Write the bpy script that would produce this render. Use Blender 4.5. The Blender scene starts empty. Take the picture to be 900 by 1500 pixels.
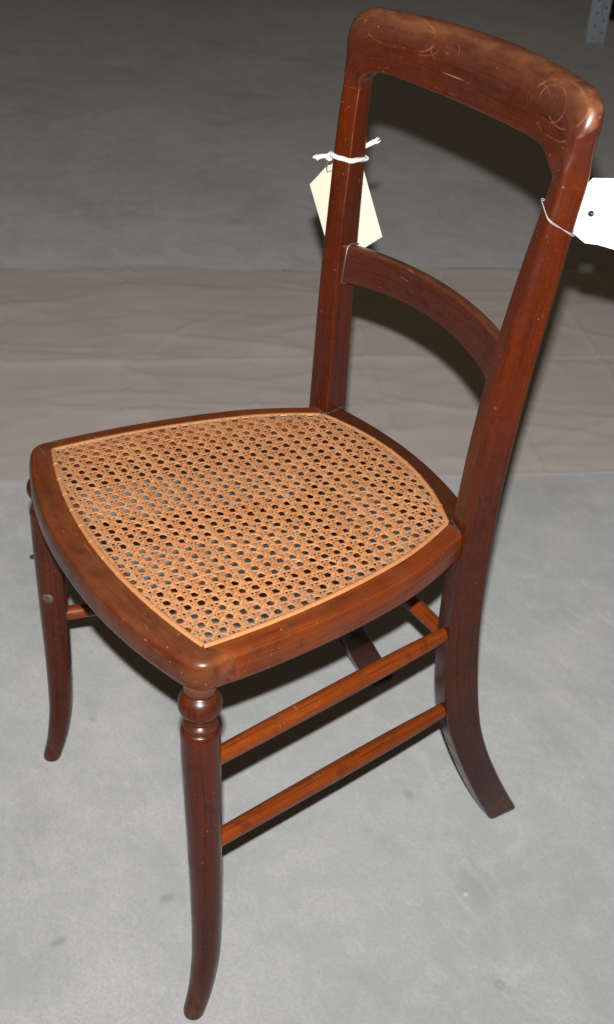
import bpy, bmesh, math, random
from mathutils import Vector, Matrix, noise

random.seed(7)
SC = bpy.context.scene
COL = SC.collection

# ------------------------------------------------------------------ camera
cam_d = bpy.data.cameras.new('camera')
cam = bpy.data.objects.new('camera', cam_d)
COL.objects.link(cam)
cam.location = (0.81793, -0.50913, 1.07862)
cam.rotation_euler = (0.973966, -0.054291, 1.033584)
cam_d.sensor_fit = 'VERTICAL'
cam_d.sensor_height = 36.0
cam_d.lens = 1719.66 / 1500.0 * 36.0
cam_d.clip_start = 0.01
cam_d.clip_end = 100.0
cam_d.dof.use_dof = True
cam_d.dof.focus_distance = 1.06
cam_d.dof.aperture_fstop = 11.0
SC.camera = cam

# ------------------------------------------------------------------ dim warm light of the hall
world = bpy.data.worlds.new('World')
SC.world = world
world.use_nodes = True
wb = world.node_tree.nodes['Background']
wb.inputs['Color'].default_value = (1.0, 0.80, 0.50, 1)
wb.inputs['Strength'].default_value = 0.062

# ------------------------------------------------------------------ the camera's own flash, just above the lens
fl = bpy.data.lights.new('camera_flash', 'AREA')
fl.shape = 'RECTANGLE'
fl.size = 0.016
fl.size_y = 0.011
fl.energy = 35.5
fl.color = (1.0, 0.995, 0.995)
flo = bpy.data.objects.new('camera_flash', fl)
COL.objects.link(flo)
flo.location = (0.8096, -0.5108, 1.1455)
flo.rotation_euler = (Vector((-0.80, 0.56, -0.14))).to_track_quat('-Z', 'Y').to_euler()

vs = SC.view_settings
vs.view_transform = 'Standard'
vs.look = 'None'
vs.exposure = 0.0
vs.gamma = 1.0
vs.use_curve_mapping = False
SC.render.engine = 'CYCLES'
SC.cycles.use_denoising = True

# ================================================================== helpers
def link(o, parent=None):
    COL.objects.link(o)
    if parent is not None:
        o.parent = parent
    return o

def empty(name, loc, label, cat, group=None):
    o = bpy.data.objects.new(name, None)
    o.location = loc
    o.empty_display_size = 0.05
    link(o)
    tag(o, label, cat, group)
    return o

def tag(o, label=None, cat=None, group=None, kind=None):
    if label: o['label'] = label
    if cat: o['category'] = cat
    if group: o['group'] = group
    if kind: o['kind'] = kind
    return o

def finish(name, bm, mat, parent=None, smooth=40, recalc=True):
    if recalc:
        bmesh.ops.recalc_face_normals(bm, faces=bm.faces[:])
    me = bpy.data.meshes.new(name)
    bm.to_mesh(me)
    bm.free()
    me.materials.append(mat)
    if smooth:
        for p in me.polygons:
            p.use_smooth = True
        me.set_sharp_from_angle(angle=math.radians(smooth))
    o = bpy.data.objects.new(name, me)
    link(o, parent)
    return o

def sweep(bm, rings, caps=True):
    """rings: list of lists of Vector (same count, closed sections). UV = (around, along) in metres."""
    uv = bm.loops.layers.uv.verify()
    n = len(rings[0])
    vr = [[bm.verts.new(p) for p in r] for r in rings]
    cen = [sum((Vector(p) for p in r), Vector()) / n for r in rings]
    vlen = [0.0]
    for i in range(1, len(rings)):
        vlen.append(vlen[-1] + (cen[i] - cen[i - 1]).length)
    ul = [0.0]
    mid = rings[len(rings) // 2]
    for j in range(n):
        ul.append(ul[-1] + (Vector(mid[(j + 1) % n]) - Vector(mid[j])).length)
    for i in range(len(rings) - 1):
        for j in range(n):
            k = (j + 1) % n
            try:
                f = bm.faces.new((vr[i][j], vr[i][k], vr[i + 1][k], vr[i + 1][j]))
            except ValueError:
                continue
            for l, (a, b) in zip(f.loops, ((ul[j], vlen[i]), (ul[j + 1], vlen[i]), (ul[j + 1], vlen[i + 1]), (ul[j], vlen[i + 1]))):
                l[uv].uv = (a, b)
    if caps:
        for r, v in ((vr[0], 0.0), (vr[-1], vlen[-1])):
            try:
                f = bm.faces.new(r)
                for l in f.loops:
                    l[uv].uv = (l.vert.co.x, v + l.vert.co.z * .3)
            except ValueError:
                pass
    return vr

def lerp(a, b, t):
    return a + (b - a) * t

def table(tab, z):
    """smooth interpolation in a table of rows sorted by first column (monotone-ish catmull)"""
    n = len(tab)
    if z <= tab[0][0]: return list(tab[0][1:])
    if z >= tab[-1][0]: return list(tab[-1][1:])
    for i in range(n - 1):
        if tab[i][0] <= z <= tab[i + 1][0]:
            break
    x0, x1 = tab[i][0], tab[i + 1][0]
    t = (z - x0) / (x1 - x0)
    out = []
    for c in range(1, len(tab[0])):
        y0, y1 = tab[i][c], tab[i + 1][c]
        m0 = (tab[i + 1][c] - tab[max(i - 1, 0)][c]) / (tab[i + 1][0] - tab[max(i - 1, 0)][0])
        m1 = (tab[min(i + 2, n - 1)][c] - tab[i][c]) / (tab[min(i + 2, n - 1)][0] - tab[i][0])
        h = x1 - x0
        out.append((2*t**3 - 3*t**2 + 1)*y0 + (t**3 - 2*t**2 + t)*h*m0 + (-2*t**3 + 3*t**2)*y1 + (t**3 - t**2)*h*m1)
    return out

def round_poly(pts, radii, n=5):
    """2D polygon (list of Vector2-like tuples) with rounded corners"""
    out = []
    m = len(pts)
    for i in range(m):
        p = Vector(pts[i]); a = Vector(pts[i - 1]); b = Vector(pts[(i + 1) % m])
        da = (a - p); db = (b - p)
        r = min(radii[i], da.length * .48, db.length * .48)
        s = p + da.normalized() * r
        e = p + db.normalized() * r
        for k in range(n + 1):
            t = k / n
            out.append((1-t)**2 * s + 2*t*(1-t) * p + t**2 * e)
    return out

def tube(bm, pts, radii, n=8, caps=True):
    """round tube along a polyline"""
    pts = [Vector(p) for p in pts]
    if not isinstance(radii, (list, tuple)):
        radii = [radii] * len(pts)
    rings = []
    up = Vector((0, 0, 1))
    prev = None
    for i, p in enumerate(pts):
        d = (pts[min(i + 1, len(pts) - 1)] - pts[max(i - 1, 0)]).normalized()
        if prev is None:
            a = d.cross(up)
            if a.length < .1: a = d.cross(Vector((1, 0, 0)))
        else:
            a = prev - d * prev.dot(d)
        a.normalize(); prev = a
        b = d.cross(a)
        rings.append([p + (a * math.cos(2*math.pi*k/n) + b * math.sin(2*math.pi*k/n)) * radii[i] for k in range(n)])
    return sweep(bm, rings, caps)

# ================================================================== materials
class NT:
    def __init__(self, name):
        self.m = bpy.data.materials.new(name)
        self.m.use_nodes = True
        self.t = self.m.node_tree
        self.b = self.t.nodes['Principled BSDF']
    def n(self, typ, **kw):
        nd = self.t.nodes.new(typ)
        for k, v in kw.items(): setattr(nd, k, v)
        return nd
    def l(self, a, b): self.t.links.new(a, b)
    def val(self, sock, v):
        if hasattr(v, 'is_linked') or isinstance(v, bpy.types.NodeSocket): self.l(v, sock)
        else: sock.default_value = v
    def coord(self, kind='Object'):
        return self.n('ShaderNodeTexCoord').outputs[kind]
    def mapping(self, vec, scale=(1, 1, 1), rot=(0, 0, 0), loc=(0, 0, 0)):
        nd = self.n('ShaderNodeMapping')
        self.l(vec, nd.inputs['Vector'])
        nd.inputs['Scale'].default_value = scale
        nd.inputs['Rotation'].default_value = rot
        nd.inputs['Location'].default_value = loc
        return nd.outputs[0]
    def noise(self, vec, scale, detail=4, rough=.55, dist=0.0):
        nd = self.n('ShaderNodeTexNoise')
        self.l(vec, nd.inputs['Vector'])
        nd.inputs['Scale'].default_value = scale
        nd.inputs['Detail'].default_value = detail
        nd.inputs['Roughness'].default_value = rough
        nd.inputs['Distortion'].default_value = dist
        return nd.outputs['Fac']
    def ramp(self, fac, a, b, lo=0.0, hi=1.0):
        nd = self.n('ShaderNodeMapRange')
        nd.clamp = True
        self.val(nd.inputs['Value'], fac)
        nd.inputs['From Min'].default_value = a
        nd.inputs['From Max'].default_value = b
        nd.inputs['To Min'].default_value = lo
        nd.inputs['To Max'].default_value = hi
        return nd.outputs[0]
    def math(self, op, a, b=0.0):
        nd = self.n('ShaderNodeMath', operation=op)
        self.val(nd.inputs[0], a); self.val(nd.inputs[1], b)
        return nd.outputs[0]
    def mix(self, fac, a, b, mode='MIX'):
        nd = self.n('ShaderNodeMix', data_type='RGBA', blend_type=mode)
        self.val(nd.inputs[0], fac)
        for s, v in ((nd.inputs[6], a), (nd.inputs[7], b)):
            if isinstance(v, bpy.types.NodeSocket): self.l(v, s)
            else: s.default_value = (*v, 1)
        return nd.outputs[2]
    def bump(self, h, strength=.2, dist=.001):
        nd = self.n('ShaderNodeBump')
        nd.inputs['Strength'].default_value = strength
        nd.inputs['Distance'].default_value = dist
        self.l(h, nd.inputs['Height'])
        self.l(nd.outputs[0], self.b.inputs['Normal'])

def wood(name, dark, red, bias, rough=.3, dust=0.0, scratch=1.0, seed=0.0, wear=0.0, rings=False, zr=None, foot=False, edge=0.0, dlo=.42, dhi=.95, groove_tone=False):
    """french-polished mahogany: purple-brown polish over redder wood, grain along UV v, pale scratches and specks"""
    N = NT(name)
    uv = N.coord('UV'); ob = N.coord('Object')
    g1 = N.noise(N.mapping(uv, (70, 3.0, 1), loc=(seed, seed, 0)), 1.0, 5, .6, .4)
    g2 = N.noise(N.mapping(uv, (420, 11, 1), loc=(seed, 0, 0)), 1.0, 3, .6)
    patch = N.noise(N.mapping(ob, (1, 1, .7), loc=(seed, 2, 3)), 13.0, 3, .5)
    fine = N.noise(ob, 160.0, 4, .6)
    g3 = N.noise(N.mapping(uv, (190, 5.0, 1), loc=(seed, 4, 0)), 1.0, 4, .6, .25)
    pm = N.math('ADD', N.math('MULTIPLY', N.math('SUBTRACT', patch, .5), 1.5), N.math('MULTIPLY', N.math('SUBTRACT', g1, .5), 1.3))
    pm = N.math('ADD', pm, N.math('MULTIPLY', N.math('SUBTRACT', g3, .5), 1.5))
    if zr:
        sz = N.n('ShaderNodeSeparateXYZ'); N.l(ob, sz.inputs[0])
        pm = N.math('ADD', pm, N.ramp(sz.outputs[2], zr[0], zr[1], zr[2], zr[3]))  # height ramp shifts the painted sheen between purple and red
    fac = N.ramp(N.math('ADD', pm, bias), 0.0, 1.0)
    c = N.mix(fac, dark, red)  # sheen of the polish put into the colour as purple and red patches
    c = N.mix(N.ramp(g1, .3, .7, .0, .38), c, (.02, .008, .005))
    c = N.mix(N.ramp(g2, .50, .70, 0, .55), c, (.012, .005, .004))
    c = N.mix(N.ramp(fine, .45, .8, 0, .13), c, (.16, .05, .018))
    gr = N.noise(N.mapping(ob, (1, 1, 1), loc=(seed * 2, 3, 9)), 31.0, 5, .7, .8)
    c = N.mix(N.ramp(gr, .55, .72, 0, .55), c, (.022, .010, .008))
    # worn lighter areas
    if wear:
        w = N.noise(N.mapping(ob, (1, 1, 1), loc=(seed + 4, 1, 0)), 24.0, 5, .65)
        c = N.mix(N.ramp(w, .46, .68, 0, wear), c, (.20, .085, .038))
    # rubbed arrises
    if edge:
        gp = N.n('ShaderNodeNewGeometry')
        ew = N.math('MULTIPLY', N.ramp(gp.outputs['Pointiness'], .515, .56), N.ramp(N.noise(ob, 48.0, 5, .7), .42, .62))
        c = N.mix(N.math('MULTIPLY', ew, edge), c, (.34, .105, .034))
    if groove_tone:      # darker in the turned grooves, paler on the raised edges
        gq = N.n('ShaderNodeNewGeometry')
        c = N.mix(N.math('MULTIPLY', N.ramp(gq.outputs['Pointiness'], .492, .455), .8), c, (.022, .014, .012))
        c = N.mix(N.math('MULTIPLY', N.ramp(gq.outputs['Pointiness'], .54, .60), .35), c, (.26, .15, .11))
    # scuffed, dusty feet
    if foot:
        sf = N.n('ShaderNodeSeparateXYZ'); N.l(ob, sf.inputs[0])
        fz = N.math('MULTIPLY', N.ramp(sf.outputs[2], .075, .005), N.ramp(N.noise(ob, 70.0, 5, .7), .38, .62, .15, 1))
        c = N.mix(N.math('MULTIPLY', fz, .55), c, (.17, .105, .075))
    # dust on faces that look up
    if dust:
        ge = N.n('ShaderNodeNewGeometry')
        sx = N.n('ShaderNodeSeparateXYZ'); N.l(ge.outputs['Normal'], sx.inputs[0])
        dn = N.noise(N.mapping(ob, (.45, 1, 1)), 60.0, 6, .68)
        dz = N.math('MULTIPLY', N.ramp(sx.outputs[2], dlo, dhi), N.ramp(dn, .34, .62, .2, 1.0))
        dz = N.math('MULTIPLY', dz, dust)
        c = N.mix(dz, c, (.205, .086, .036))
    # pale rings and arcs rubbed into the polish
    if rings:
        sx3 = N.n('ShaderNodeSeparateXYZ'); N.l(ob, sx3.inputs[0])
        wob = N.math('MULTIPLY', N.math('SUBTRACT', N.noise(ob, 30.0, 4, .6), .5), .010)
        brk = N.ramp(N.noise(ob, 38.0, 3, .6), .46, .60)
        for cx, cz, rx, rz in ((.136, .842, .027, .016), (.118, .838, .020, .013), (.098, .836, .016, .011), (.128, .836, .040, .020), (-.070, .842, .022, .010), (-.100, .845, .045, .014), (-.040, .842, .018, .011), (-.148, .838, .012, .009)):
            dx = N.math('DIVIDE', N.math('SUBTRACT', sx3.outputs[0], cx), rx)
            dz_ = N.math('DIVIDE', N.math('SUBTRACT', sx3.outputs[2], cz), rz)
            rr = N.math('SQRT', N.math('ADD', N.math('MULTIPLY', dx, dx), N.math('MULTIPLY', dz_, dz_)))
            e = N.math('ABSOLUTE', N.math('ADD', N.math('SUBTRACT', rr, 1.0), N.math('MULTIPLY', wob, 14.0)))
            m = N.math('MULTIPLY', N.ramp(e, .010, .045, 1, 0), brk)
            c = N.mix(N.math('MULTIPLY', m, .38), c, (.38, .18, .095))
    # scratches
    sc = None
    for k, (rot, sc_l, th) in enumerate((((.5, .9, .3), (22, 420, 420), .715), ((2.1, .2, 1.4), (28, 500, 500), .72), ((.9, 2.4, 2.2), (14, 350, 350), .725))):
        s = N.noise(N.mapping(ob, sc_l, rot, (seed + k * 3.1, k, 0)), 1.0, 2, .5, .15)
        s = N.ramp(s, th, th + .05)
        sc = s if sc is None else N.math('MAXIMUM', sc, s)
    clump = N.ramp(N.noise(N.mapping(ob, (1, 1, 1), loc=(seed, 7, 1)), 17.0, 2, .5), .42, .62)
    sc = N.math('MULTIPLY', N.math('MULTIPLY', sc, clump), .75 * scratch)
    c = N.mix(sc, c, (.42, .27, .19))
    # specks of dust and paint
    vo = N.n('ShaderNodeTexVoronoi'); N.l(ob, vo.inputs['Vector']); vo.inputs['Scale'].default_value = 95.0
    sp = N.ramp(vo.outputs['Distance'], .10, .16, 1, 0)
    sp2 = N.n('ShaderNodeSeparateColor'); N.l(vo.outputs['Color'], sp2.inputs[0])
    sp = N.math('MULTIPLY', sp, N.ramp(sp2.outputs[0], .90, .94))
    sp = N.math('MULTIPLY', sp, .5 * scratch)
    c = N.mix(sp, c, (.33, .21, .16))
    c = N.mix(1.0, c, (.775, .665, .62), 'MULTIPLY')
    N.l(c, N.b.inputs['Base Color'])
    r = N.math('ADD', N.ramp(N.noise(ob, 40.0, 4, .6), .3, .7, rough - .07, rough + .12), N.math('MULTIPLY', sc, .25))
    if dust: r = N.math('ADD', r, N.math('MULTIPLY', dz, .3))
    N.l(r, N.b.inputs['Roughness'])
    N.b.inputs['Specular IOR Level'].default_value = .45
    h = N.math('ADD', N.math('MULTIPLY', g2, -.4), N.math('ADD', N.math('MULTIPLY', fine, .3), N.math('MULTIPLY', sc, -.6)))
    N.bump(h, .25, .0006)
    return N.m

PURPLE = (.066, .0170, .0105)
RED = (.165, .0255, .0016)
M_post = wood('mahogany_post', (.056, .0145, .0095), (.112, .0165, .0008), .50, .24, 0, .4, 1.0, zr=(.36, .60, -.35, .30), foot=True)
M_leg = wood('mahogany_leg', (.070, .0155, .0085), (.135, .0225, .0035), .40, .25, 0, .9, 5.0, foot=True)
M_ball = wood('mahogany_turning', (.055, .0130, .0080), (.105, .0190, .0035), .38, .26, .15, .9, 6.0, groove_tone=True)
M_front = wood('mahogany_front_rail', (.092, .0200, .0075), (.200, .042, .0085), .45, .24, .30, 1.3, 9.0, .40, edge=.6)
M_side = wood('mahogany_side_rail', (.125, .0245, .0060), (.29, .058, .0065), .55, .22, .12, 1.3, 13.0, .3, edge=.45)
M_back = wood('mahogany_back_rail', (.055, .015, .008), (.098, .023, .006), .4, .28, .12, .5, 15.0)
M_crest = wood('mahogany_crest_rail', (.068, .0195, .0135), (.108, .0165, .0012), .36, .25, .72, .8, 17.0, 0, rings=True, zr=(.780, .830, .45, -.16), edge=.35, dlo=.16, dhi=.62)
M_cross = wood('mahogany_cross_rail', (.066, .0195, .0145), (.098, .023, .011), .35, .28, .4, .5, 19.0)
M_str = wood('mahogany_stretcher', (.21, .043, .0055), (.33, .072, .0090), .58, .27, 0, .9, 21.0)

def mat_floor():
    N = NT('power_floated_concrete')
    ob = N.coord('Object')
    a = N.noise(ob, 1.3, 6, .62, .5)
    b = N.noise(ob, 5.5, 7, .7, .8)
    b2 = N.noise(ob, 19.0, 6, .7, .5)
    st = N.noise(N.mapping(ob, (7, 17, 1), (0, 0, 1.25)), 1.0, 6, .68, 2.2)
    d = N.noise(ob, 260.0, 3, .75)
    d2 = N.noise(ob, 85.0, 4, .7)
    c = N.mix(N.ramp(a, .34, .66), (.355, .358, .357), (.465, .465, .458))
    c = N.mix(N.ramp(b, .40, .64, 0, .85), c, (.345, .348, .349))
    c = N.mix(N.ramp(b2, .46, .72, 0, .5), c, (.48, .48, .475))
    c = N.mix(N.ramp(st, .54, .70, 0, .45), c, (.51, .51, .505))
    c = N.mix(N.ramp(d2, .5, .75, 0, .45), c, (.33, .33, .325))
    c = N.mix(N.ramp(d, .42, .72, 0, .55), c, (.30, .30, .30))
    # darker rubbed stains, pits
    e = N.noise(N.mapping(ob, (1, 1, 1), loc=(3, 8, 0)), 2.3, 5, .7, .5)
    c = N.mix(N.ramp(e, .54, .70, 0, .5), c, (.27, .27, .275))
    vo = N.n('ShaderNodeTexVoronoi'); N.l(N.mapping(ob, (9, 9, 9)), vo.inputs['Vector']); vo.inputs['Scale'].default_value = 1.0
    sp = N.n('ShaderNodeSeparateColor'); N.l(vo.outputs['Color'], sp.inputs[0])
    k = N.math('MULTIPLY', N.ramp(vo.outputs['Distance'], .02, .075, 1, 0), N.ramp(sp.outputs[1], .72, .80))
    c = N.mix(N.math('MULTIPLY', k, .6), c, (.14, .14, .14))
    k2 = N.math('MULTIPLY', N.ramp(vo.outputs['Distance'], .01, .04, 1, 0), N.ramp(sp.outputs[2], .72, .80))
    c = N.mix(N.math('MULTIPLY', k2, .6), c, (.72, .72, .72))
    # a few rubber scuffs and damp stains, each where it lies
    sxy = N.n('ShaderNodeSeparateXYZ'); N.l(ob, sxy.inputs[0])
    wb = N.math('SUBTRACT', N.noise(ob, 60.0, 4, .65), .5)
    for px_, py_, rx_, ry_ in ((0.0562, -0.2921, 0.006, 0.014), (0.0607, -0.17, 0.007, 0.01), (0.0639, 0.1534, 0.012, 0.007), (0.1048, 0.0859, 0.035, 0.02), (0.2049, 0.1492, 0.05, 0.03), (-0.2637, -0.1281, 0.03, 0.02), (-0.1089, -0.2499, 0.04, 0.03), (0.084, 0.3758, 0.06, 0.03)):
        dx = N.math('DIVIDE', N.math('SUBTRACT', sxy.outputs[0], px_), rx_)
        dy = N.math('DIVIDE', N.math('SUBTRACT', sxy.outputs[1], py_), ry_)
        rr = N.math('SQRT', N.math('ADD', N.math('MULTIPLY', dx, dx), N.math('MULTIPLY', dy, dy)))
        rr = N.math('ADD', rr, N.math('MULTIPLY', wb, 1.8))
        c = N.mix(N.ramp(rr, .2, 1.1, .42 if rx_ < .02 else .16, 0), c, (.17, .17, .17))
    # hairline scratches
    s = N.noise(N.mapping(ob, (5, 160, 1), (0, 0, .35)), 1.0, 2, .5, .2)
    c = N.mix(N.ramp(s, .735, .76, 0, .35), c, (.66, .66, .66))
    N.l(c, N.b.inputs['Base Color'])
    N.b.inputs['Roughness'].default_value = .62
    N.b.inputs['Specular IOR Level'].default_value = .3
    N.b.inputs['Diffuse Roughness'].default_value = 1.0
    N.bump(N.math('ADD', N.math('MULTIPLY', d, .5), b), .12, .002)
    return N.m
M_floor = mat_floor()

def mat_sheet():
    N = NT('grey_brown_cotton_sheet')
    ob = N.coord('Object')
    a = N.noise(ob, 4.0, 5, .6)
    f = N.noise(ob, 260.0, 3, .6)
    c = N.mix(N.ramp(a, .3, .7), (.44, .385, .36), (.51, .45, .42))
    c = N.mix(N.ramp(f, .35, .65, 0, .25), c, (.38, .33, .30))
    N.l(c, N.b.inputs['Base Color'])
    N.b.inputs['Roughness'].default_value = .85
    N.b.inputs['Specular IOR Level'].default_value = .2
    N.b.inputs['Diffuse Roughness'].default_value = .5
    N.bump(N.math('ADD', N.noise(ob, 30.0, 5, .6, .6), N.math('MULTIPLY', f, .15)), .25, .004)
    return N.m
M_sheet = mat_sheet()

def mat_cane(name='split_cane', base=(.435, .185, .072), lo=(.27, .100, .036), hi=(.55, .285, .13)):
    N = NT(name)
    at = N.n('ShaderNodeAttribute', attribute_name='tint')
    ob = N.coord('Object')
    p = N.noise(ob, 22.0, 4, .6)
    f = N.noise(ob, 420.0, 3, .6)
    c = N.mix(N.ramp(at.outputs['Fac'], 0, 1), lo, hi)
    c = N.mix(.55, c, base)
    c = N.mix(N.ramp(p, .45, .7, 0, .45), c, (.45, .20, .09))
    c = N.mix(N.ramp(f, .55, .8, 0, .5), c, (.26, .10, .04))
    dt = N.n('ShaderNodeAttribute', attribute_name='dirt')
    dn = N.math('MULTIPLY', dt.outputs['Fac'], N.ramp(N.noise(ob, 130.0, 4, .65), .35, .65))
    c = N.mix(dn, c, (.20, .15, .105))
    N.l(c, N.b.inputs['Base Color'])
    N.b.inputs['Roughness'].default_value = .45
    N.bump(f, .3, .0005)
    return N.m
M_cane = mat_cane()
M_bind = mat_cane('binding_cane', (.43, .18, .066), (.33, .13, .045), (.50, .24, .095))

def simple(name, col, rough=.6, metal=0.0, var=.15, scale=60.0, bump=.0):
    N = NT(name)
    ob = N.coord('Object')
    n = N.noise(ob, scale, 5, .6)
    d = tuple(x * (1 - var) for x in col)
    c = N.mix(N.ramp(n, .3, .7), d, col)
    N.l(c, N.b.inputs['Base Color'])
    N.b.inputs['Roughness'].default_value = rough
    N.b.inputs['Metallic'].default_value = metal
    if bump: N.bump(n, bump, .001)
    return N.m
M_paper_w = simple('white_card', (.80, .785, .735), .6, 0, .02)
M_paper_c = simple('cream_card', (.66, .635, .50), .65, 0, .04, 30)
M_cord = simple('white_cotton_cord', (.80, .76, .70), .8, 0, .25, 500, .3)
M_thread = simple('pale_thread', (.34, .30, .29), .5, 0, .2, 300)
M_glue = simple('old_glue_line', (.085, .064, .056), .35, 0, .7, 300, .3)
M_steel = simple('galvanised_steel', (.50, .57, .65), .55, .1, .15, 30)
M_dark = simple('dark_stained_wood', (.03, .013, .011), .5, 0, .4, 20)
M_peg = simple('wood_plug_end_grain', (.13, .085, .06), .6, 0, .65, 320, .5)
M_crumb = simple('dark_grit', (.05, .045, .04), .7, 0, .3, 200)

# ================================================================== floor
bm = bmesh.new()
s = 30
vv = [bm.verts.new((x, y, 0)) for x, y in ((-s, -s), (s, -s), (s, s), (-s, s))]
bm.faces.new(vv)
floor = finish('floor', bm, M_floor, smooth=0)
tag(floor, kind='structure')

# ================================================================== cotton sheet on the floor behind the chair
def make_sheet():
    A = Vector((-.816, -.06)); d = Vector((.437, .964)).normalized(); nrm = Vector((-d.y, d.x))
    L0, L1, Wd = -.55, 1.95, .905
    NU, NV = 420, 120
    bm = bmesh.new()
    rnd = random.Random(21)
    FOLDS = []
    for k in range(270):
        an = rnd.gauss(0, .17) if k % 6 else rnd.uniform(-.9, .9)
        FOLDS.append((rnd.uniform(L0, L1), rnd.uniform(0, Wd), math.cos(an), math.sin(an), rnd.uniform(.04, .20), rnd.uniform(.005, .016), rnd.uniform(.0012, .0040), rnd.uniform(-.25, .25)))
    # fold creases: along the length at half width, across every ~.36 m
    def h(sx, sy):
        z = 0.0
        # soft wrinkles running mostly along the sheet
        w = noise.noise(Vector((sx * 2.2, sy * 9.0, 1.3)))
        w2 = noise.noise(Vector((sx * 6.0 + 4, sy * 16.0, 4.3)))
        w3 = noise.noise(Vector((sx * 17.0 + 4, sy * 34.0, 2.3)))
        z += .0045 * w + .0024 * w2 + .0007 * w3
        for (cx, cy, ca, sa, L, wd, hh, bend) in FOLDS:
            dx, dy = sx - cx, sy - cy
            a = dx * ca + dy * sa
            if abs(a) > L: continue
            b = -dx * sa + dy * ca - bend * (a * a / L - L * .3)
            if abs(b) > wd * 3.5: continue
            # steep on one side, soft on the other
            k = b / wd if b > 0 else b / (wd * 1.6)
            z += hh * math.exp(-k * k) * (1 - (a / L) ** 2)
        z += .0075 * math.exp(-((sy - .417 - .026 * sx - .003 * math.sin(sx * 5)) / .0065) ** 2)
        for k in range(-4, 10):
            c = .20 + .243 * k
            z += .0040 * math.exp(-((sx - c - .004 * math.sin(sy * 7 + k)) / .0065) ** 2)
        return z
    rows = []
    for i in range(NU + 1):
        sx = lerp(L0, L1, i / NU)
        near = .006 * noise.noise(Vector((sx * 3, 0, 5))) + .004 * noise.noise(Vector((sx * 9, 0, 7)))
        far = Wd +   .022 * noise.noise(Vector((sx * 2.5, 3, 5))) + .010 * noise.noise(Vector((sx * 8, 3, 9)))
        far += .055 * math.exp(-((sx + .27) / .10) ** 2) - .02 * math.exp(-((sx - .05) / .08) ** 2)
        r = []
        for j in range(NV + 1):
            t = j / NV
            sy = lerp(near, far, t)
            p = A + d * sx + nrm * sy
            edge = min(1, min(t, 1 - t) / .02)
            z = .004 + max(-.002, h(sx, sy)) * (.45 + .55 * edge)
            if j in (0,): z += .0012 * (1 + noise.noise(Vector((sx * 12, 1, 1))))
            r.append(bm.verts.new((p.x, p.y, z)))
        rows.append(r)
    for i in range(NU):
        for j in range(NV):
            bm.faces.new((rows[i][j], rows[i + 1][j], rows[i + 1][j + 1], rows[i][j + 1]))
    # hem turned down to the floor all round
    def skirt(vs):
        lo = [bm.verts.new((v.co.x, v.co.y, .0006)) for v in vs]
        for k in range(len(vs) - 1):
            bm.faces.new((vs[k], vs[k + 1], lo[k + 1], lo[k]))
    skirt([r[0] for r in rows]); skirt([r[-1] for r in rows]); skirt(rows[0]); skirt(rows[-1])
    o = finish('dust_sheet', bm, M_sheet, smooth=80)
    tag(o, 'wrinkled grey-brown cotton sheet laid flat across the concrete floor behind the chair', 'sheet')
make_sheet()

# ================================================================== the chair
chair = empty('cane_chair', (0, 0, 0), 'reddish-brown mahogany side chair with woven cane seat and open curved back', 'chair')

# ---- seat outlines (metres, symmetric about x = 0; -y is the front)
def x_out(y): return .1915 - .58 * max(0, y + .17) ** 2 - .0085 * max(0, min(1, (y - .02) / .085)) ** 1.5
def x_in(y): return .1695 - .63 * max(0, y + .17) ** 2 - .0075 * max(0, (y - .035) / .07) ** 1.5
def yf_out(x): return -.2345 + .036 * (abs(x) / .19) ** 2.2
def yf_in(x): return -.206 + .026 * (abs(x) / .17) ** 2
def yb_out(x): return .153 - .0115 * (x / .1) ** 2
def yb_in(x): return .1305 - .0198 * (x / .1) ** 2
ZT, ZB = .450, .418
CORN_F = (.1695, -.180)
CORN_B = (.1150, .1043)
LIP = .009

def rail_ring(o, i, zt=ZT, zb=ZB, rt=.0060, rb=.0095):
    o = Vector(o); i = Vector(i)
    d = (o - i).normalized()
    q = i - d * LIP
    w = (o - q).length
    pr = [(0, zb + .006), (0, zt - .003), (.003, zt), (w * .5, zt)]
    n = 6
    bul = .0014                      # the face swells a little
    for k in range(n + 1):
        a = math.pi / 2 * (1 - k / n)
        pr.append((w - bul - rt + rt * math.cos(a), zt - rt * .9 + rt * .9 * math.sin(a)))
    h0, h1 = zt - rt * .9, zb + rb
    for k in range(1, 4):
        t = k / 4
        pr.append((w - bul + bul * math.sin(math.pi * (t * .75 + .12)), lerp(h0, h1, t)))
    for k in range(0, n + 1):
        a = -math.pi / 2 * (k / n)
        pr.append((w - rb + rb * math.cos(a), h1 + rb * math.sin(a)))
    pr += [(w * .4, zb), (.004, zb)]
    return [Vector((q.x + d.x * u, q.y + d.y * u, z)) for u, z in pr]

def side_stations(sgn):
    st = []
    n = 40
    for k in range(n + 1):
        t = k / n
        y = lerp(-.1625, .1175, t)
        yi = lerp(-.178, .104, t)
        st.append(((sgn * x_out(y), y), (sgn * x_in(yi), yi)))
    return st
for sgn in (1, -1):
    bm = bmesh.new()
    sweep(bm, [rail_ring(*a) for a in side_stations(sgn)])
    finish('side_rail', bm, M_side, chair)
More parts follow.
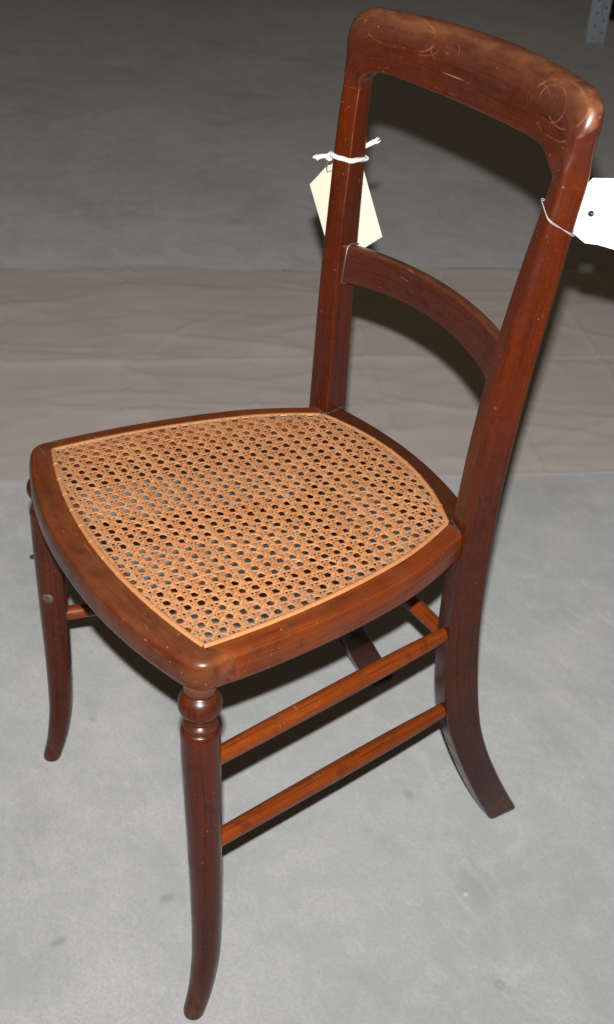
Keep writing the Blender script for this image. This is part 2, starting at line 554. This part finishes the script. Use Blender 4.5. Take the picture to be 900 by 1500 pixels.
# front rail with its rounded corners
st = []
def corner(sgn):
    a = Vector((sgn * .1920, -.180)); c = Vector((sgn * .1946, -.1992)); b = Vector((sgn * .167, yf_out(.167)))
    out = [((sgn * x_out(-.163), -.163), (sgn * CORN_F[0], -.1785))]
    for k in range(15):
        t = k / 14
        u = (k + 1) / 15
        out.append((tuple((1-t)**2 * a + 2*t*(1-t) * c + t*t * b), (sgn * lerp(CORN_F[0], .1655, u), lerp(-.1785, -.1815, u))))
    return out
st += corner(-1)
for k in range(1, 48):
    x = lerp(-.167, .167, k / 48)
    xi = x * .1655 / .167
    st.append(((x, yf_out(x)), (xi, yf_in(xi))))
st += list(reversed(corner(1)))
bm = bmesh.new()
sweep(bm, [rail_ring(a, b, ZT + .0004, ZB - .0005, .0068, .0110) for a, b in st])
finish('front_rail', bm, M_front, chair)
# back rail between the posts
bm = bmesh.new()
st = []
for k in range(37):
    x = lerp(-.125, .125, k / 36)
    xi = x * .93
    st.append(((x, yb_out(x)), (xi, yb_in(xi))))
sweep(bm, [rail_ring(a, b, ZT - .0005, ZB + .001, .005, .008) for a, b in st])
finish('back_rail', bm, M_back, chair)

# ---- back posts running into the back legs: z, front-outer x, front y, back y (both read at that x), turn, width
POST = [
 # z,     xfo,   yfo,   turn, W,     D
 (0.000, .1440, .2170,  0, .0250, .0400),
 (.0500, .1440, .1900,  0, .0255, .0390),
 (.1000, .1440, .1650,  2, .0260, .0378),
 (.1450, .1440, .1445,  4, .0262, .0375),
 (.1900, .1440, .1270,  6, .0265, .0387),
 (.2500, .1440, .1125,  8, .0270, .0390),
 (.3100, .1440, .1065,  9, .0275, .0360),
 (.3700, .1440, .1040, 11, .0285, .0330),
 (.4200, .1440, .1035, 12.5, .0295, .0318),
 (.4500, .1440, .1040, 13.5, .0303, .0312),
 (.5000, .1448, .1050, 15, .0300, .0300),
 (.5500, .1458, .1065, 16, .0280, .0305),
 (.6100, .1478, .1098, 17.5, .0258, .0306),
 (.6600, .1502, .1142, 18.7, .0240, .0300),
 (.7150, .1548, .1202, 20, .0240, .0270),
 (.7600, .1578, .1262, 21.3, .0222, .0240),
 (.7850, .1590, .1300, 22, .0215, .0232),
]
def post_section(z, sgn, n=5):
    xfo, yf, th, W, D = table(POST, z)
    s, c = math.sin(math.radians(th)), math.cos(math.radians(th))
    FO = Vector((xfo, yf)); FI = FO + W * Vector((-c, s)); BO = FO + D * Vector((s, c)); BI = FI + D * Vector((s, c))
    ch = lerp(.0045, .0085, max(0, min(1, (z - .40) / .12))) if z < .7 else lerp(.0085, .0045, (z - .7) / .085)
    pts = round_poly([FO, FI, BI, BO], [ch, .0022, .004, .004], n)
    return [Vector((sgn * p.x, p.y, z)) for p in pts]
ZJ = .785
post_objs = []
for sgn in (1, -1):
    bm = bmesh.new()
    zs = [0.0, .0013, .0028, .0045] + [lerp(.0065, ZJ, k / 90) for k in range(91)]
    rings = [post_section(z, sgn) for z in zs]
    # round the sole a little
    c0 = sum(rings[0], Vector()) / len(rings[0])
    for q_, f_ in ((0, .80), (1, .90), (2, .955), (3, .985)):
        c1 = sum(rings[q_], Vector()) / len(rings[q_])
        rings[q_] = [c1 + (p - c1) * f_ for p in rings[q_]]
    sweep(bm, rings)
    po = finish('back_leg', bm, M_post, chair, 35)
    post_objs.append(po)
    # thin line of old glue where the post meets the seat
    xfo, yf, th, W, D = table(POST, .4515)
    s_, c_ = math.sin(math.radians(th)), math.cos(math.radians(th))
    FO = Vector((xfo, yf)); FI = FO + W * Vector((-c_, s_)); BI = FI + D * Vector((s_, c_))
    fr, sd = Vector((-s_, -c_)), Vector((-c_, s_))
    pts = [FI.lerp(BI, .80) + sd * .0004, FI.lerp(BI, .5) + sd * .0005, FI.lerp(BI, .12) + sd * .0005, FI + (fr + sd) * .0003,
           FI.lerp(FO, .12) + fr * .0005, FI.lerp(FO, .5) + fr * .0005, FI.lerp(FO, .68) + fr * .0002]
    pts = [Vector((sgn * p.x, p.y, 0)) for p in pts]
    bm = bmesh.new()
    tube(bm, [Vector((p.x, p.y, ZT + .0004)) for p in pts], .0010, 6)
    finish('glue_line', bm, M_glue, po)

# ---- crest rail: one curved piece with rounded ends, jointed to the posts
CT = .0225                                   # its thickness
def crest_front(x): return .1540 - .0160 * (x / .13) ** 2
def crest_stations():
    """pairs (inner point, outer point) in (x, z), from far joint over to near joint (x < 0 first)"""
    half = []
    # up the end
    xfo, yf, th, W, D = table(POST, ZJ)
    c = math.cos(math.radians(th))
    xi0 = xfo - W * c
    inner = [(xi0, ZJ), (xi0 - .0014, .7910), (xi0 - .0055, .7976), (xi0 - .0125, .8030), (xi0 - .0220, .8060), (.1000, .8072)]
    outer = [(xfo, ZJ), (.1612, .8020), (.1640, .8220), (.1648, .8370), (.1600, .8490), (.1450, .8565)]
    def cat(pts, n):
        out = []
        m = len(pts)
        for i in range(m - 1):
            p0 = Vector(pts[max(i - 1, 0)]); p1 = Vector(pts[i]); p2 = Vector(pts[i + 1]); p3 = Vector(pts[min(i + 2, m - 1)])
            for k in range(n):
                t = k / n
                out.append(.5 * ((2 * p1) + (-p0 + p2) * t + (2*p0 - 5*p1 + 4*p2 - p3) * t*t + (-p0 + 3*p1 - 3*p2 + p3) * t**3))
        out.append(Vector(pts[-1]))
        return out
    I = cat(inner, 6); O = cat(outer, 6)
    near = list(zip(I, O))
    mid = []
    for k in range(1, 40):
        t = k / 40
        mid.append((Vector((lerp(.1000, -.1000, t), lerp(.8072, .8072, t) - .0015 * math.sin(math.pi * t))), Vector((lerp(.1450, -.1450, t), .8565 + .0045 * math.sin(math.pi * t) ** .7))))
    far = [(Vector((-a.x, a.y)), Vector((-b.x, b.y))) for a, b in reversed(near)]
    return near + mid + far
def crest_section(I, O, n=6):
    """closed section between inner edge I and outer edge O, thick in y, rounded over along the outer edge"""
    sg = 1 if (I.x + O.x) > 0 else -1
    zm = (I.y + O.y) / 2
    sm = lambda t: max(0.0, min(1.0, t)) ** 2 * (3 - 2 * max(0.0, min(1.0, t)))
    k = sm((zm - ZJ) / .030)
    top = sm((abs((O - I).normalized().y) - .35) / .45)
    xfo, yf, th, W, D = table(POST, ZJ)
    s, c = math.sin(math.radians(th)), math.cos(math.radians(th))
    w = (O - I).length
    rf = lerp(lerp(.0045, .0020, k), .0150, top)
    rb = lerp(.004, .0085, top)
    T = lerp(D, CT, k)
    lu = lerp(rf, w * .62, top)             # how far down the front the round-over starts
    lv = lerp(rf, T * .62, top)
    bu = lerp(rb, w * .22, top); bv = lerp(rb, T * .30, top)
    base = []
    def bez(a, c_, b_, m):
        a, c_, b_ = Vector(a), Vector(c_), Vector(b_)
        for k_ in range(m + 1):
            t = k_ / m
            base.append((1-t)**2 * a + 2*t*(1-t) * c_ + t*t * b_)
    bez((0, .0024), (0, 0), (.0024, 0), 4)
    bez((w - lu, 0), (w, 0), (w, lv), 14)
    bez((w, T - bv), (w, T), (w - bu, T), 8)
    bez((.004, T), (0, T), (0, T - .004), 4)
    out = []
    for q in base:
        u, v = q.x / w, q.y / T
        p2 = I + (O - I) * u
        ax = abs(p2.x)
        slope = -2 * .0160 * ax / .0169
        nn = Vector((-slope, 1)).normalized()
        y0 = crest_front(ax) + .15 * (p2.y - .810)
        a = Vector((sg * (ax + nn.x * T * v * (1 if ax > .02 else ax / .02)), y0 + nn.y * T * v, p2.y))
        P = Vector((xfo, yf)) + W * (1 - u) * Vector((-c, s)) + D * v * Vector((s, c))
        b = Vector((sg * P.x, P.y + .15 * (p2.y - ZJ), p2.y))
        out.append(b.lerp(a, k))
    return out
bm = bmesh.new()
sweep(bm, [crest_section(a, b) for a, b in crest_stations()])
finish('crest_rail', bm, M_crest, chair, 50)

# ---- bowed cross rail in the middle of the back
bm = bmesh.new()
rings = []
for k in range(41):
    x = lerp(-.1275, .1275, k / 40)
    yf = .1440 - .0195 * (x / .12) ** 2
    sl = -2 * .0195 * x / .0144
    nn = Vector((-sl, 1)).normalized()
    e = 1 - (x / .12) ** 2
    zl, zu = .5980 + .0085 * e, .6370 + .0030 * e
    sec = round_poly([(0, zl), (0, zu), (.0125, zu - .001), (.0125, zl + .0005)], [.003, .0035, .004, .004], 4)
    rings.append([Vector((x + nn.x * q.x, yf + nn.y * q.x + (q.y - .61) * .14, q.y)) for q in sec])
sweep(bm, rings)
cr = finish('cross_rail', bm, M_cross, chair, 40)
bm = bmesh.new()
tube(bm, [(-.1205, .1290, .5965), (-.1210, .1215, .5985), (-.1212, .1235, .617), (-.1222, .1268, .6360), (-.1218, .131, .6385), (-.1200, .139, .6380)], .0009, 6)
finish('glue_line', bm, M_glue, cr)

# ---- turned front legs with sabre feet
LEGC = [(-.001, .1965, -.2035), (.012, .1960, -.2003), (.028, .1950, -.1960), (.052, .1938, -.1918), (.080, .1925, -.1885), (.110, .1915, -.1872), (.160, .1900, -.1868),
        (.240, .1872, -.1877), (.320, .1838, -.1888), (.364, .1815, -.1892), (.43, .1790, -.1889)]
LEGR = [(0, .0085), (.001, .0100), (.004, .0108), (.025, .0115), (.053, .0125), (.100, .0138), (.186, .0149), (.277, .0161), (.330, .0168), (.362, .0172), (.3715, .0172), (.3745, .0166), (.3760, .0156), (.3766, .0142)]
BALLR = [(.3740, .0120), (.3766, .0144), (.3790, .0148), (.3808, .0143), (.3818, .0128), (.3832, .0114), (.3850, .0112), (.3864, .0124), (.3872, .0140)]
zc, rb = .4015, .0187
for k in range(13):
    a = lerp(-46, 38, k / 12)
    BALLR.append((zc + rb * .92 * math.sin(math.radians(a)), rb * math.cos(math.radians(a))))
BALLR += [(.4132, .0128), (.4142, .0120), (.4155, .0120), (.4165, .0132), (.4230, .0132)]
def leg_ring(z, r, sgn, n=28):
    x, y = table(LEGC, z)
    return [Vector((sgn * x + r * math.cos(2*math.pi*k/n), y + r * math.sin(2*math.pi*k/n), z)) for k in range(n)]
def lin(tab, z):
    for i in range(len(tab) - 1):
        if tab[i][0] <= z <= tab[i + 1][0]:
            t = (z - tab[i][0]) / (tab[i + 1][0] - tab[i][0])
            return lerp(tab[i][1], tab[i + 1][1], t)
    return tab[-1][1]
for sgn in (1, -1):
    bm = bmesh.new()
    zs = [0, .001, .004] + [lerp(.010, .366, k / 60) for k in range(61)] + [.3700, .3715, .3730, .3745, .3753, .3760, .3766]
    sweep(bm, [leg_ring(z, lin(LEGR, z), sgn) for z in zs])
    lg = finish('front_leg', bm, M_leg, chair, 50)
    bm = bmesh.new()
    sweep(bm, [leg_ring(z, r, sgn) for z, r in BALLR])
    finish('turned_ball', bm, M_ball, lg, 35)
    if sgn < 0:
        # plugged tenon end on the face of this leg
        x, y = table(LEGC, .2610)
        bm = bmesh.new()
        rings = []
        d = Vector((.78, -.62, .10)).normalized(); a = d.cross(Vector((0, 0, 1))).normalized(); b = a.cross(d)
        c0 = Vector((-x, y, .2610)) + d * .010
        for u, r in ((0, .0062), (.0062, .0062), (.0072, .0052), (.0076, .0020)):
            rings.append([c0 + d * u + (a * math.cos(2*math.pi*k/18) + b * math.sin(2*math.pi*k/18)) * r for k in range(18)])
        sweep(bm, rings)
        finish('peg', bm, M_peg, lg, 40)

# ---- stretchers
def stretcher(a, b, r0, rm, r1):
    bm = bmesh.new()
    a = Vector(a); b = Vector(b)
    pts, rr = [], []
    for k in range(25):
        t = k / 24
        pts.append(a.lerp(b, t))
        e = math.sin(math.pi * t) ** .8
        rr.append(lerp(lerp(r0, r1, t), rm, e))
    tube(bm, pts, rr, 20)
    return finish('stretcher', bm, M_str, chair, 50)
for sgn in (1, -1):
    stretcher((sgn * 0.1852, -0.1861, 0.3346), (sgn * 0.1286, 0.1247, 0.3227), .0080, .0091, .0066)
    stretcher((sgn * 0.1850, -0.1866, 0.2277), (sgn * 0.1288, 0.1428, 0.2135), .0080, .0091, .0066)
stretcher((-.1330, .145, .2790), (.1330, .145, .2790), .0068, .0092, .0068)

# ---- cane seat
P = .01312
X0, Y0 = .00115, -.1577          # a hole's centre
def rim_poly():
    pts = []
    n = 40
    for k in range(n): # front, left to right
        x = lerp(-CORN_F[0], CORN_F[0], k / n); pts.append((x, yf_in(x)))
    for k in range(n):
        y = lerp(CORN_F[1], CORN_B[1], k / n); pts.append((x_in(y), y))
    for k in range(n):
        x = lerp(CORN_B[0], -CORN_B[0], k / n); pts.append((x, yb_in(x)))
    for k in range(n):
        y = lerp(CORN_B[1], CORN_F[1], k / n); pts.append((-x_in(y), y))
    return pts
RIM = rim_poly()
def clip(o, d):
    """line o + t d against the rim: (t0, t1) or None"""
    ts = []
    m = len(RIM)
    for i in range(m):
        a = Vector(RIM[i]); b = Vector(RIM[(i + 1) % m]); e = b - a
        den = d.x * e.y - d.y * e.x
        if abs(den) < 1e-12: continue
        w = a - o
        t = (w.x * e.y - w.y * e.x) / den
        q = (w.x * d.y - w.y * d.x) / den
        if 0 <= q < 1: ts.append(t)
    if len(ts) < 2: return None
    return min(ts), max(ts)
def sag(p):
    r = ((p.x / .165) ** 2 + ((p.y + .04) / .16) ** 2)
    return -.0045 * max(0, 1 - r)
cbm = bmesh.new()
tint_l = cbm.verts.layers.float.new('tint')
dirt_l = cbm.verts.layers.float.new('dirt')
def strand(o, d, width, hfun, tint, jit=.00035):
    r = clip(o, d)
    if r is None: return
    t0, t1 = r[0] + .0010, r[1] - .0010
    if t1 - t0 < .006: return
    n = max(3, int((t1 - t0) / (P / 4.2)))
    perp = Vector((-d.y, d.x))
    ph = random.random() * 50
    prev = None
    for k in range(n + 1):
        t = lerp(t0, t1, k / n)
        p = o + d * t + perp * (jit * 2.2 * noise.noise(Vector((t * 45, ph, 0))))
        edge = min(1, min(t - t0, t1 - t) / .012)
        z = ZT + .0012 + sag(p) * edge + hfun(p) * lerp(.45, 1, edge) + .00018 * noise.noise(Vector((t * 120, ph, 3)))
        hw = width / 2 * (1 + .12 * noise.noise(Vector((t * 60, ph, 9))))
        tw = .25 * noise.noise(Vector((t * 40, ph, 5)))
        row = []
        for u, dz in ((-1, 0), (-.55, .00042), (.55, .00042), (1, 0), (0, -.00025)):
            v = cbm.verts.new((p.x + perp.x * hw * u, p.y + perp.y * hw * u, z + dz + tw * hw * u))
            v[dirt_l] = max(0, .95 - min(t - t0, t1 - t) / .026)
            v[tint_l] = max(0, min(1, tint + .25 * noise.noise(Vector((t * 25, ph, 1)))))
            row.append(v)
        if prev:
            for j in range(5):
                q = (j + 1) % 5
                cbm.faces.new((prev[j], prev[q], row[q], row[j]))
        prev = row
WS = .00258
OFF = .00225
def tnt(): return random.random()
A = .00062
ix = range(-16, 17)
for i in ix:      # strands running front to back, in pairs
    xc = X0 + P / 2 + i * P
    for sgn in (-1, 1):
        x = xc + sgn * (OFF + random.uniform(-.0003, .0003))
        ph = sgn
        strand(Vector((x, -.03)), Vector((0, 1)), WS * random.uniform(.88, 1.1),
               lambda p, ph=ph: .00035 * ph * math.cos(math.pi * (p.y - Y0) / P * 2), tnt())
for j in range(-6, 24):   # side to side, in pairs
    yc = Y0 + P / 2 + j * P
    for sgn in (-1, 1):
        y = yc + sgn * (OFF + random.uniform(-.0003, .0003))
        strand(Vector((0, y)), Vector((1, 0)), WS * random.uniform(.88, 1.1),
               lambda p, ph=sgn: .00018 + .00035 * ph * math.cos(math.pi * (p.x - X0) / P * 2), tnt())
# diagonals: over one set, under the other
r2 = 1 / math.sqrt(2)
for k in range(-34, 34):
    c = (X0 - Y0) + P / 2 + k * P          # x - y = c
    strand(Vector((c / 2, -c / 2)), Vector((r2, r2)), WS * random.uniform(.85, 1.05),
           lambda p: .0001 + .00105 * -math.cos(2 * math.pi * (p.x - X0) / P), tnt())
    c = (X0 + Y0) + P / 2 + k * P          # x + y = c
    strand(Vector((c / 2, c / 2)), Vector((r2, -r2)), WS * random.uniform(.85, 1.05),
           lambda p: .0001 + .00105 * math.cos(2 * math.pi * (p.x - X0) / P), tnt())
# split and frayed fibres standing up here and there
for k in range(34):
    if k < 14: cx, cy = random.gauss(.01, .025), random.gauss(-.055, .03)
    else: cx, cy = random.uniform(-.13, .13), random.uniform(-.17, .10)
    a = random.uniform(0, 6.28); L = random.uniform(.006, .014)
    prev = None
    for q in range(5):
        t = q / 4
        p = Vector((cx + math.cos(a + t * .5) * L * t, cy + math.sin(a + t * .5) * L * t))
        z = ZT + .0022 + sag(p) + .0045 * math.sin(t * 2.0) * random.uniform(.6, 1)
        row = []
        for u in (0, 2.1, 4.2):
            v = cbm.verts.new((p.x + .00025 * math.cos(u), p.y + .00025 * math.sin(u), z + .00022 * math.sin(u)))
            v[tint_l] = 1.0
            row.append(v)
        if prev:
            for j in range(3):
                cbm.faces.new((prev[j], prev[(j + 1) % 3], row[(j + 1) % 3], row[j]))
        prev = row
weave = finish('cane_weave', cbm, M_cane, chair, 60)
weave['kind'] = 'stuff'

# binding cane round the edge, one length to each side, with its stitches
def binding(pts, closed=False):
    bm = bmesh.new()
    tl = bm.verts.layers.float.new('tint')
    rings = []
    m = len(pts)
    for k, p in enumerate(pts):
        d = (Vector(pts[min(k + 1, m - 1)]) - Vector(pts[max(k - 1, 0)])).normalized()
        nn = Vector((-d.y, d.x))
        w = .0026 * (1 + .08 * noise.noise(Vector((p[0] * 60, p[1] * 60, 2))))
        z0 = ZT + .0008
        rings.append([Vector((p[0] + nn.x * w * u, p[1] + nn.y * w * u, z0 + h)) for u, h in ((-1, 0), (-.8, .0011), (-.3, .0018), (.3, .0018), (.8, .0011), (1, 0), (0, -.0004))])
    sweep(bm, rings)
    for v in bm.verts: v[tl] = .5 + .5 * noise.noise(v.co * 40)
    return finish('cane_binding', bm, M_bind, chair, 60)
def stitches(pts, parent):
    bm = bmesh.new()
    tl = bm.verts.layers.float.new('tint')
    acc = 0
    for k in range(1, len(pts) - 1):
        acc += (Vector(pts[k]) - Vector(pts[k - 1])).length
        if acc > P * 2.02:
            acc = 0
            d = (Vector(pts[k + 1]) - Vector(pts[k - 1])).normalized(); nn = Vector((-d.y, d.x))
            q = Vector(pts[k])
            z = ZT + .0008
            tube(bm, [(q.x + nn.x * u, q.y + nn.y * u, z + h) for u, h in ((-.0026, .0000), (-.0022, .0008), (-.0010, .0016), (.0010, .0016), (.0022, .0008), (.0026, .0000))], .0006, 5)
    for v in bm.verts: v[tl] = .45
    o = finish('binding_stitches', bm, M_bind, parent, 60)
    o['kind'] = 'stuff'
    return o
def dense(f, n=160): return [f(k / n) for k in range(n + 1)]
bfr = dense(lambda t: (lerp(-.1685, .1685, t), yf_in(lerp(-.1685, .1685, t))))
bsr = dense(lambda t: (x_in(lerp(-.1810, .1035, t)), lerp(-.1810, .1035, t)))
bbk = dense(lambda t: (lerp(.1138, -.1138, t), yb_in(lerp(.1138, -.1138, t))))
bsl = dense(lambda t: (-x_in(lerp(.1035, -.1810, t)), lerp(.1035, -.1810, t)))
for pts in (bfr, bsr, bbk, bsl):
    b = binding(pts)
    stitches(pts, b)

# ================================================================== paper tags tied to the back posts
R = cam.rotation_euler.to_matrix()
def at_plane(u, v, P0, n):
    """the point of a given plane in the room seen at photo pixel (u, v); used once to measure where a corner of a tag lies"""
    d = R @ Vector(((u - 450) / 1719.66, -(v - 750) / 1719.66, -1))
    C = cam.location
    t = (Vector(P0) - C).dot(Vector(n)) / d.dot(Vector(n))
    return C + d * t

def card(name, corners3, hole_c, hole_r, mat, parent, thick=.0005):
    """flat card with a round hole, built in its own plane then given thickness"""
    o = corners3[0]
    ex = (corners3[1] - corners3[0]).normalized()
    nz = ex.cross(corners3[2] - corners3[0]).normalized()
    ey = nz.cross(ex)
    def to2(p): return Vector(((p - o).dot(ex), (p - o).dot(ey)))
    bm = bmesh.new()
    ov = [bm.verts.new((*to2(p), 0)) for p in corners3]
    h2 = to2(hole_c)
    hv = [bm.verts.new((h2.x + hole_r * math.cos(2*math.pi*k/20), h2.y + hole_r * math.sin(2*math.pi*k/20), 0)) for k in range(20)]
    es = [bm.edges.new((l[k], l[(k + 1) % len(l)])) for l in (ov, hv) for k in range(len(l))]
    bmesh.ops.triangle_fill(bm, use_beauty=True, use_dissolve=False, edges=es)
    ext = bmesh.ops.extrude_face_region(bm, geom=bm.faces[:])
    for g in ext['geom']:
        if isinstance(g, bmesh.types.BMVert): g.co.z += thick
    M = Matrix((ex, ey, nz)).transposed().to_4x4()
    M.translation = o
    inv = parent.matrix_world.inverted() if parent else Matrix()
    bm.transform(Matrix.Translation(-parent.location) @ M)
    return finish(name, bm, mat, parent, 0)

def loop_round_post(z, sgn, grow, tilt, n=4):
    sec = post_section(z, sgn, n)
    c = sum(sec, Vector()) / len(sec)
    out = []
    for p in sec:
        q = c + (p - c) * 1.0
        d = (p - c); d.z = 0
        q = p + d.normalized() * grow
        q.z = z + tilt.x * (q.x - c.x) + tilt.y * (q.y - c.y)
        out.append(q)
    return out, c

# far post: thick white cord and a cream card hanging behind the post
tg = empty('paper_tag', (-.150, .150, .718), 'cream paper tag with clipped corners tied by thick white cord to the far back post', 'tag')
lp, c = loop_round_post(.7185, -1, .0019, Vector((0.05, -.12)))
bm = bmesh.new()
off = tg.location
tube(bm, [p - off for p in lp] + [lp[0] - off], .0022, 8)
# twist strands proud of the cord
for phs in (0, 2.1, 4.2):
    pts = []
    m = len(lp)
    for k in range(m * 4):
        i = k // 4; t = (k % 4) / 4
        p = lp[i].lerp(lp[(i + 1) % m], t)
        dr = (p - c); dr.z = 0; dr.normalize()
        a = phs + k * .55
        pts.append(p - off + (dr * math.cos(a) + Vector((0, 0, 1)) * math.sin(a)) * .0013)
    tube(bm, pts, .0013, 6)
def cord_end(bm, a, b, droop=.0, seed=0):
    a = Vector(a); b = Vector(b)
    pts = [a.lerp(b, t / 6) + Vector((0, 0, -droop * math.sin(t / 6 * 3.14))) for t in range(7)]
    tube(bm, pts, [.0022, .0022, .0023, .0023, .0024, .0027, .0024], 8)
    rnd = random.Random(seed)
    d = (b - a).normalized()
    for k in range(14):   # frayed tip
        q = b + Vector((rnd.uniform(-1, 1), rnd.uniform(-1, 1), rnd.uniform(-1, 1))) * .0018
        tube(bm, [b - d * .003, q, q + d * rnd.uniform(.001, .004) + Vector((0, 0, rnd.uniform(-.0015, .0015)))], [.0011, .0007, .0003], 5)
nv = (.30, -.93, .12)
kn = at_plane(484, 229, (-.1665, .128, .72), (.83, -.55, 0))
e1 = at_plane(464, 231, (-.172, .128, .72), (.83, -.55, 0))
cord_end(bm, kn - off, e1 - off, -.001, 3)
r1 = at_plane(540, 212, (-.148, .172, .72), (.83, -.55, 0))
e2 = at_plane(550, 207, (-.148, .172, .72), (.83, -.55, 0))
s1 = at_plane(520, 222, (-.148, .172, .72), (.83, -.55, 0))
cord_end(bm, s1 - off, e2 - off, 0, 5)
# the knot
for k in range(3):
    tube(bm, [kn - off + Vector((math.cos(a) * .0032, math.sin(a) * .0032 * (1 if k else .4), math.sin(a + k) * .0034)) for a in [x * .7 for x in range(10)]], .0016, 6)
finish('cord', bm, M_cord, tg, 60)
PT = (-.1440, .1840, .665)
pix = [(454, 270), (482, 240), (506, 224), (531, 243), (560, 347), (489, 391)]
cs = [at_plane(u, v, PT, nv) for u, v in pix]
hc = at_plane(497, 246, PT, nv)
card('card', cs, hc, .0028, M_paper_c, tg)
bm = bmesh.new()
e = at_plane(482, 252, PT, nv)
tube(bm, [kn - off + Vector((.001, 0, .006)), kn - off, e.lerp(kn, .4) - off + Vector((-.001, -.003, 0)), e - off + Vector((0, -.002, 0)), hc - off + Vector((0, -.001, 0)), hc - off + Vector((0, .002, .001))], .0006, 6)
finish('thread', bm, M_thread, tg, 60)

# near post: thin thread and a white card standing out to the right of the post
PT = (.176, .170, .755)
nv = Vector((.70, -.66, .22)).normalized()
tg2 = empty('paper_tag', (.165, .150, .755), 'plain white card tag with punched hole on thin thread round the near back post', 'tag')
off = tg2.location
pix = [(837, 318), (846, 283), (869, 261), (900, 261.5), (1046, 276), (1026, 401), (900, 365.5), (876, 358.5), (857, 356), (838, 340)]
cs = [at_plane(u, v, PT, nv) for u, v in pix]
hc = at_plane(866, 313, PT, nv)
card('card', cs, hc, .0026, M_paper_w, tg2)
bm = bmesh.new()
for dz, gw in ((0, .0006), (.0011, .0009)):
    lp, c = loop_round_post(.7585, 1, gw, Vector((-.58, -.286)), 4)
    lp = [q + Vector((0, 0, dz * (1 if q.y < .14 else -1))) for q in lp]
    tube(bm, [p - off for p in lp] + [lp[0] - off], .00030, 6)
back = max(lp, key=lambda q: q.x + q.y)
tube(bm, [back - off, hc.lerp(back, .4) - off + Vector((.002, .004, 0)), hc - off + Vector((.001, .003, 0)), hc - off], .0004, 6)
finish('thread', bm, M_thread, tg2, 60)

# ================================================================== far end of the room
def at_floor(u, v):
    return at_plane(u, v, (0, 0, 0), (0, 0, 1))
fp = at_floor(871, 62)
up = empty('rack_upright', fp, 'pale grey perforated steel rack upright standing on the floor in the upper right corner', 'rack post')
view = Vector((cam.location.x - fp.x, cam.location.y - fp.y, 0)).normalized()
side = Vector((-view.y, view.x, 0))       # to the right in the photo... sign fixed below
if side.dot(R @ Vector((1, 0, 0))) < 0: side = -side
def plate(bm, p0, ex, w, z0, z1, t, nrm, holes):
    """upright plate with round holes down a line: p0 base corner, ex along width"""
    tmp = bmesh.new()
    H = z1 - z0
    n = int(H / .05)
    for k in range(n):
        a = z0 + k * .05; b = a + .05
        vs_ = [tmp.verts.new((x, z, 0)) for x, z in ((0, a), (w, a), (w, b), (0, b))]
        hx, hz = w * holes[0], a + .05 * holes[1]
        hv = [tmp.verts.new((hx + .0055 * math.cos(2*math.pi*q/10), hz + .0055 * math.sin(2*math.pi*q/10), 0)) for q in range(10)]
        es = [tmp.edges.new((l[q], l[(q + 1) % len(l)])) for l in (vs_, hv) for q in range(len(l))]
        bmesh.ops.triangle_fill(tmp, use_beauty=True, use_dissolve=False, edges=es)
    bmesh.ops.remove_doubles(tmp, verts=tmp.verts[:], dist=1e-5)
    ext = bmesh.ops.extrude_face_region(tmp, geom=tmp.faces[:])
    for g in ext['geom']:
        if isinstance(g, bmesh.types.BMVert): g.co.z -= t
    tmp.transform(Matrix(((ex.x, 0, nrm.x, p0.x), (ex.y, 0, nrm.y, p0.y), (0, 1, 0, p0.z), (0, 0, 0, 1))))
    me = bpy.data.meshes.new('tmp'); tmp.to_mesh(me); tmp.free(); bm.from_mesh(me); bpy.data.meshes.remove(me)
bm = bmesh.new()
plate(bm, -side * .036 + view * .02, side, .044, .003, 1.803, .002, view, (.6, .3))
finish('web', bm, M_steel, up, 0)
bm = bmesh.new()
plate(bm, side * .012 + view * .012, side, .026, .003, 1.803, .002, view, (.4, .75))
finish('flange', bm, M_steel, up, 0)
def box(bm, c, ex, ey, sx, sy, z0, z1):
    vs_ = []
    for z in (z0, z1):
        for a, b in ((-1, -1), (1, -1), (1, 1), (-1, 1)):
            p = c + ex * (a * sx / 2) + ey * (b * sy / 2); vs_.append(bm.verts.new((p.x, p.y, z)))
    for f in ((0, 3, 2, 1), (4, 5, 6, 7), (0, 1, 5, 4), (1, 2, 6, 5), (2, 3, 7, 6), (3, 0, 4, 7)):
        bm.faces.new([vs_[k] for k in f])
bm = bmesh.new()
box(bm, -side * .037 - view * .006, side, view, .002, .051, .003, 1.80)
box(bm, side * .0105 + view * .006, side, view, .002, .015, .003, 1.80)
box(bm, side * .0385 - view * .012, side, view, .002, .045, .003, 1.80)
finish('side_web', bm, M_steel, up, 0)
bm = bmesh.new()
box(bm, -view * .01, side, view, .080, .070, .0005, .003)
finish('base_plate', bm, M_steel, up, 0)

dp = at_floor(934, 27)
bm = bmesh.new()
rings = []
for z, r in ((.0005, .165), (.004, .172), (.03, .180), (.05, .176), (.055, .165), (.062, .165), (.068, .178), (.10, .185), (.16, .186), (.17, .178), (.18, .17), (.19, .178), (.45, .19), (.46, .15)):
    rings.append([Vector((r * math.cos(2*math.pi*k/40), r * math.sin(2*math.pi*k/40), z)) for k in range(40)])
sweep(bm, rings)
dr = finish('wooden_drum', bm, M_dark, None, 40)
dr.location = (dp.x, dp.y, 0)
tag(dr, 'dark reddish-brown round wooden base at the top right edge beside the steel upright', 'drum')

# crumb of grit beside the far front leg
bm = bmesh.new()
bmesh.ops.create_icosphere(bm, subdivisions=2, radius=.0042)
for v in bm.verts:
    v.co *= 1 + .35 * noise.noise(v.co * 300)
    v.co.z = max(-.0026, v.co.z * .7)
cb = finish('pebble', bm, M_crumb, None, 30)
cb.location = (-.5949, -.0840, .0028)
tag(cb, 'tiny dark crumb lying on the grey floor just left of the far front leg', 'pebble')
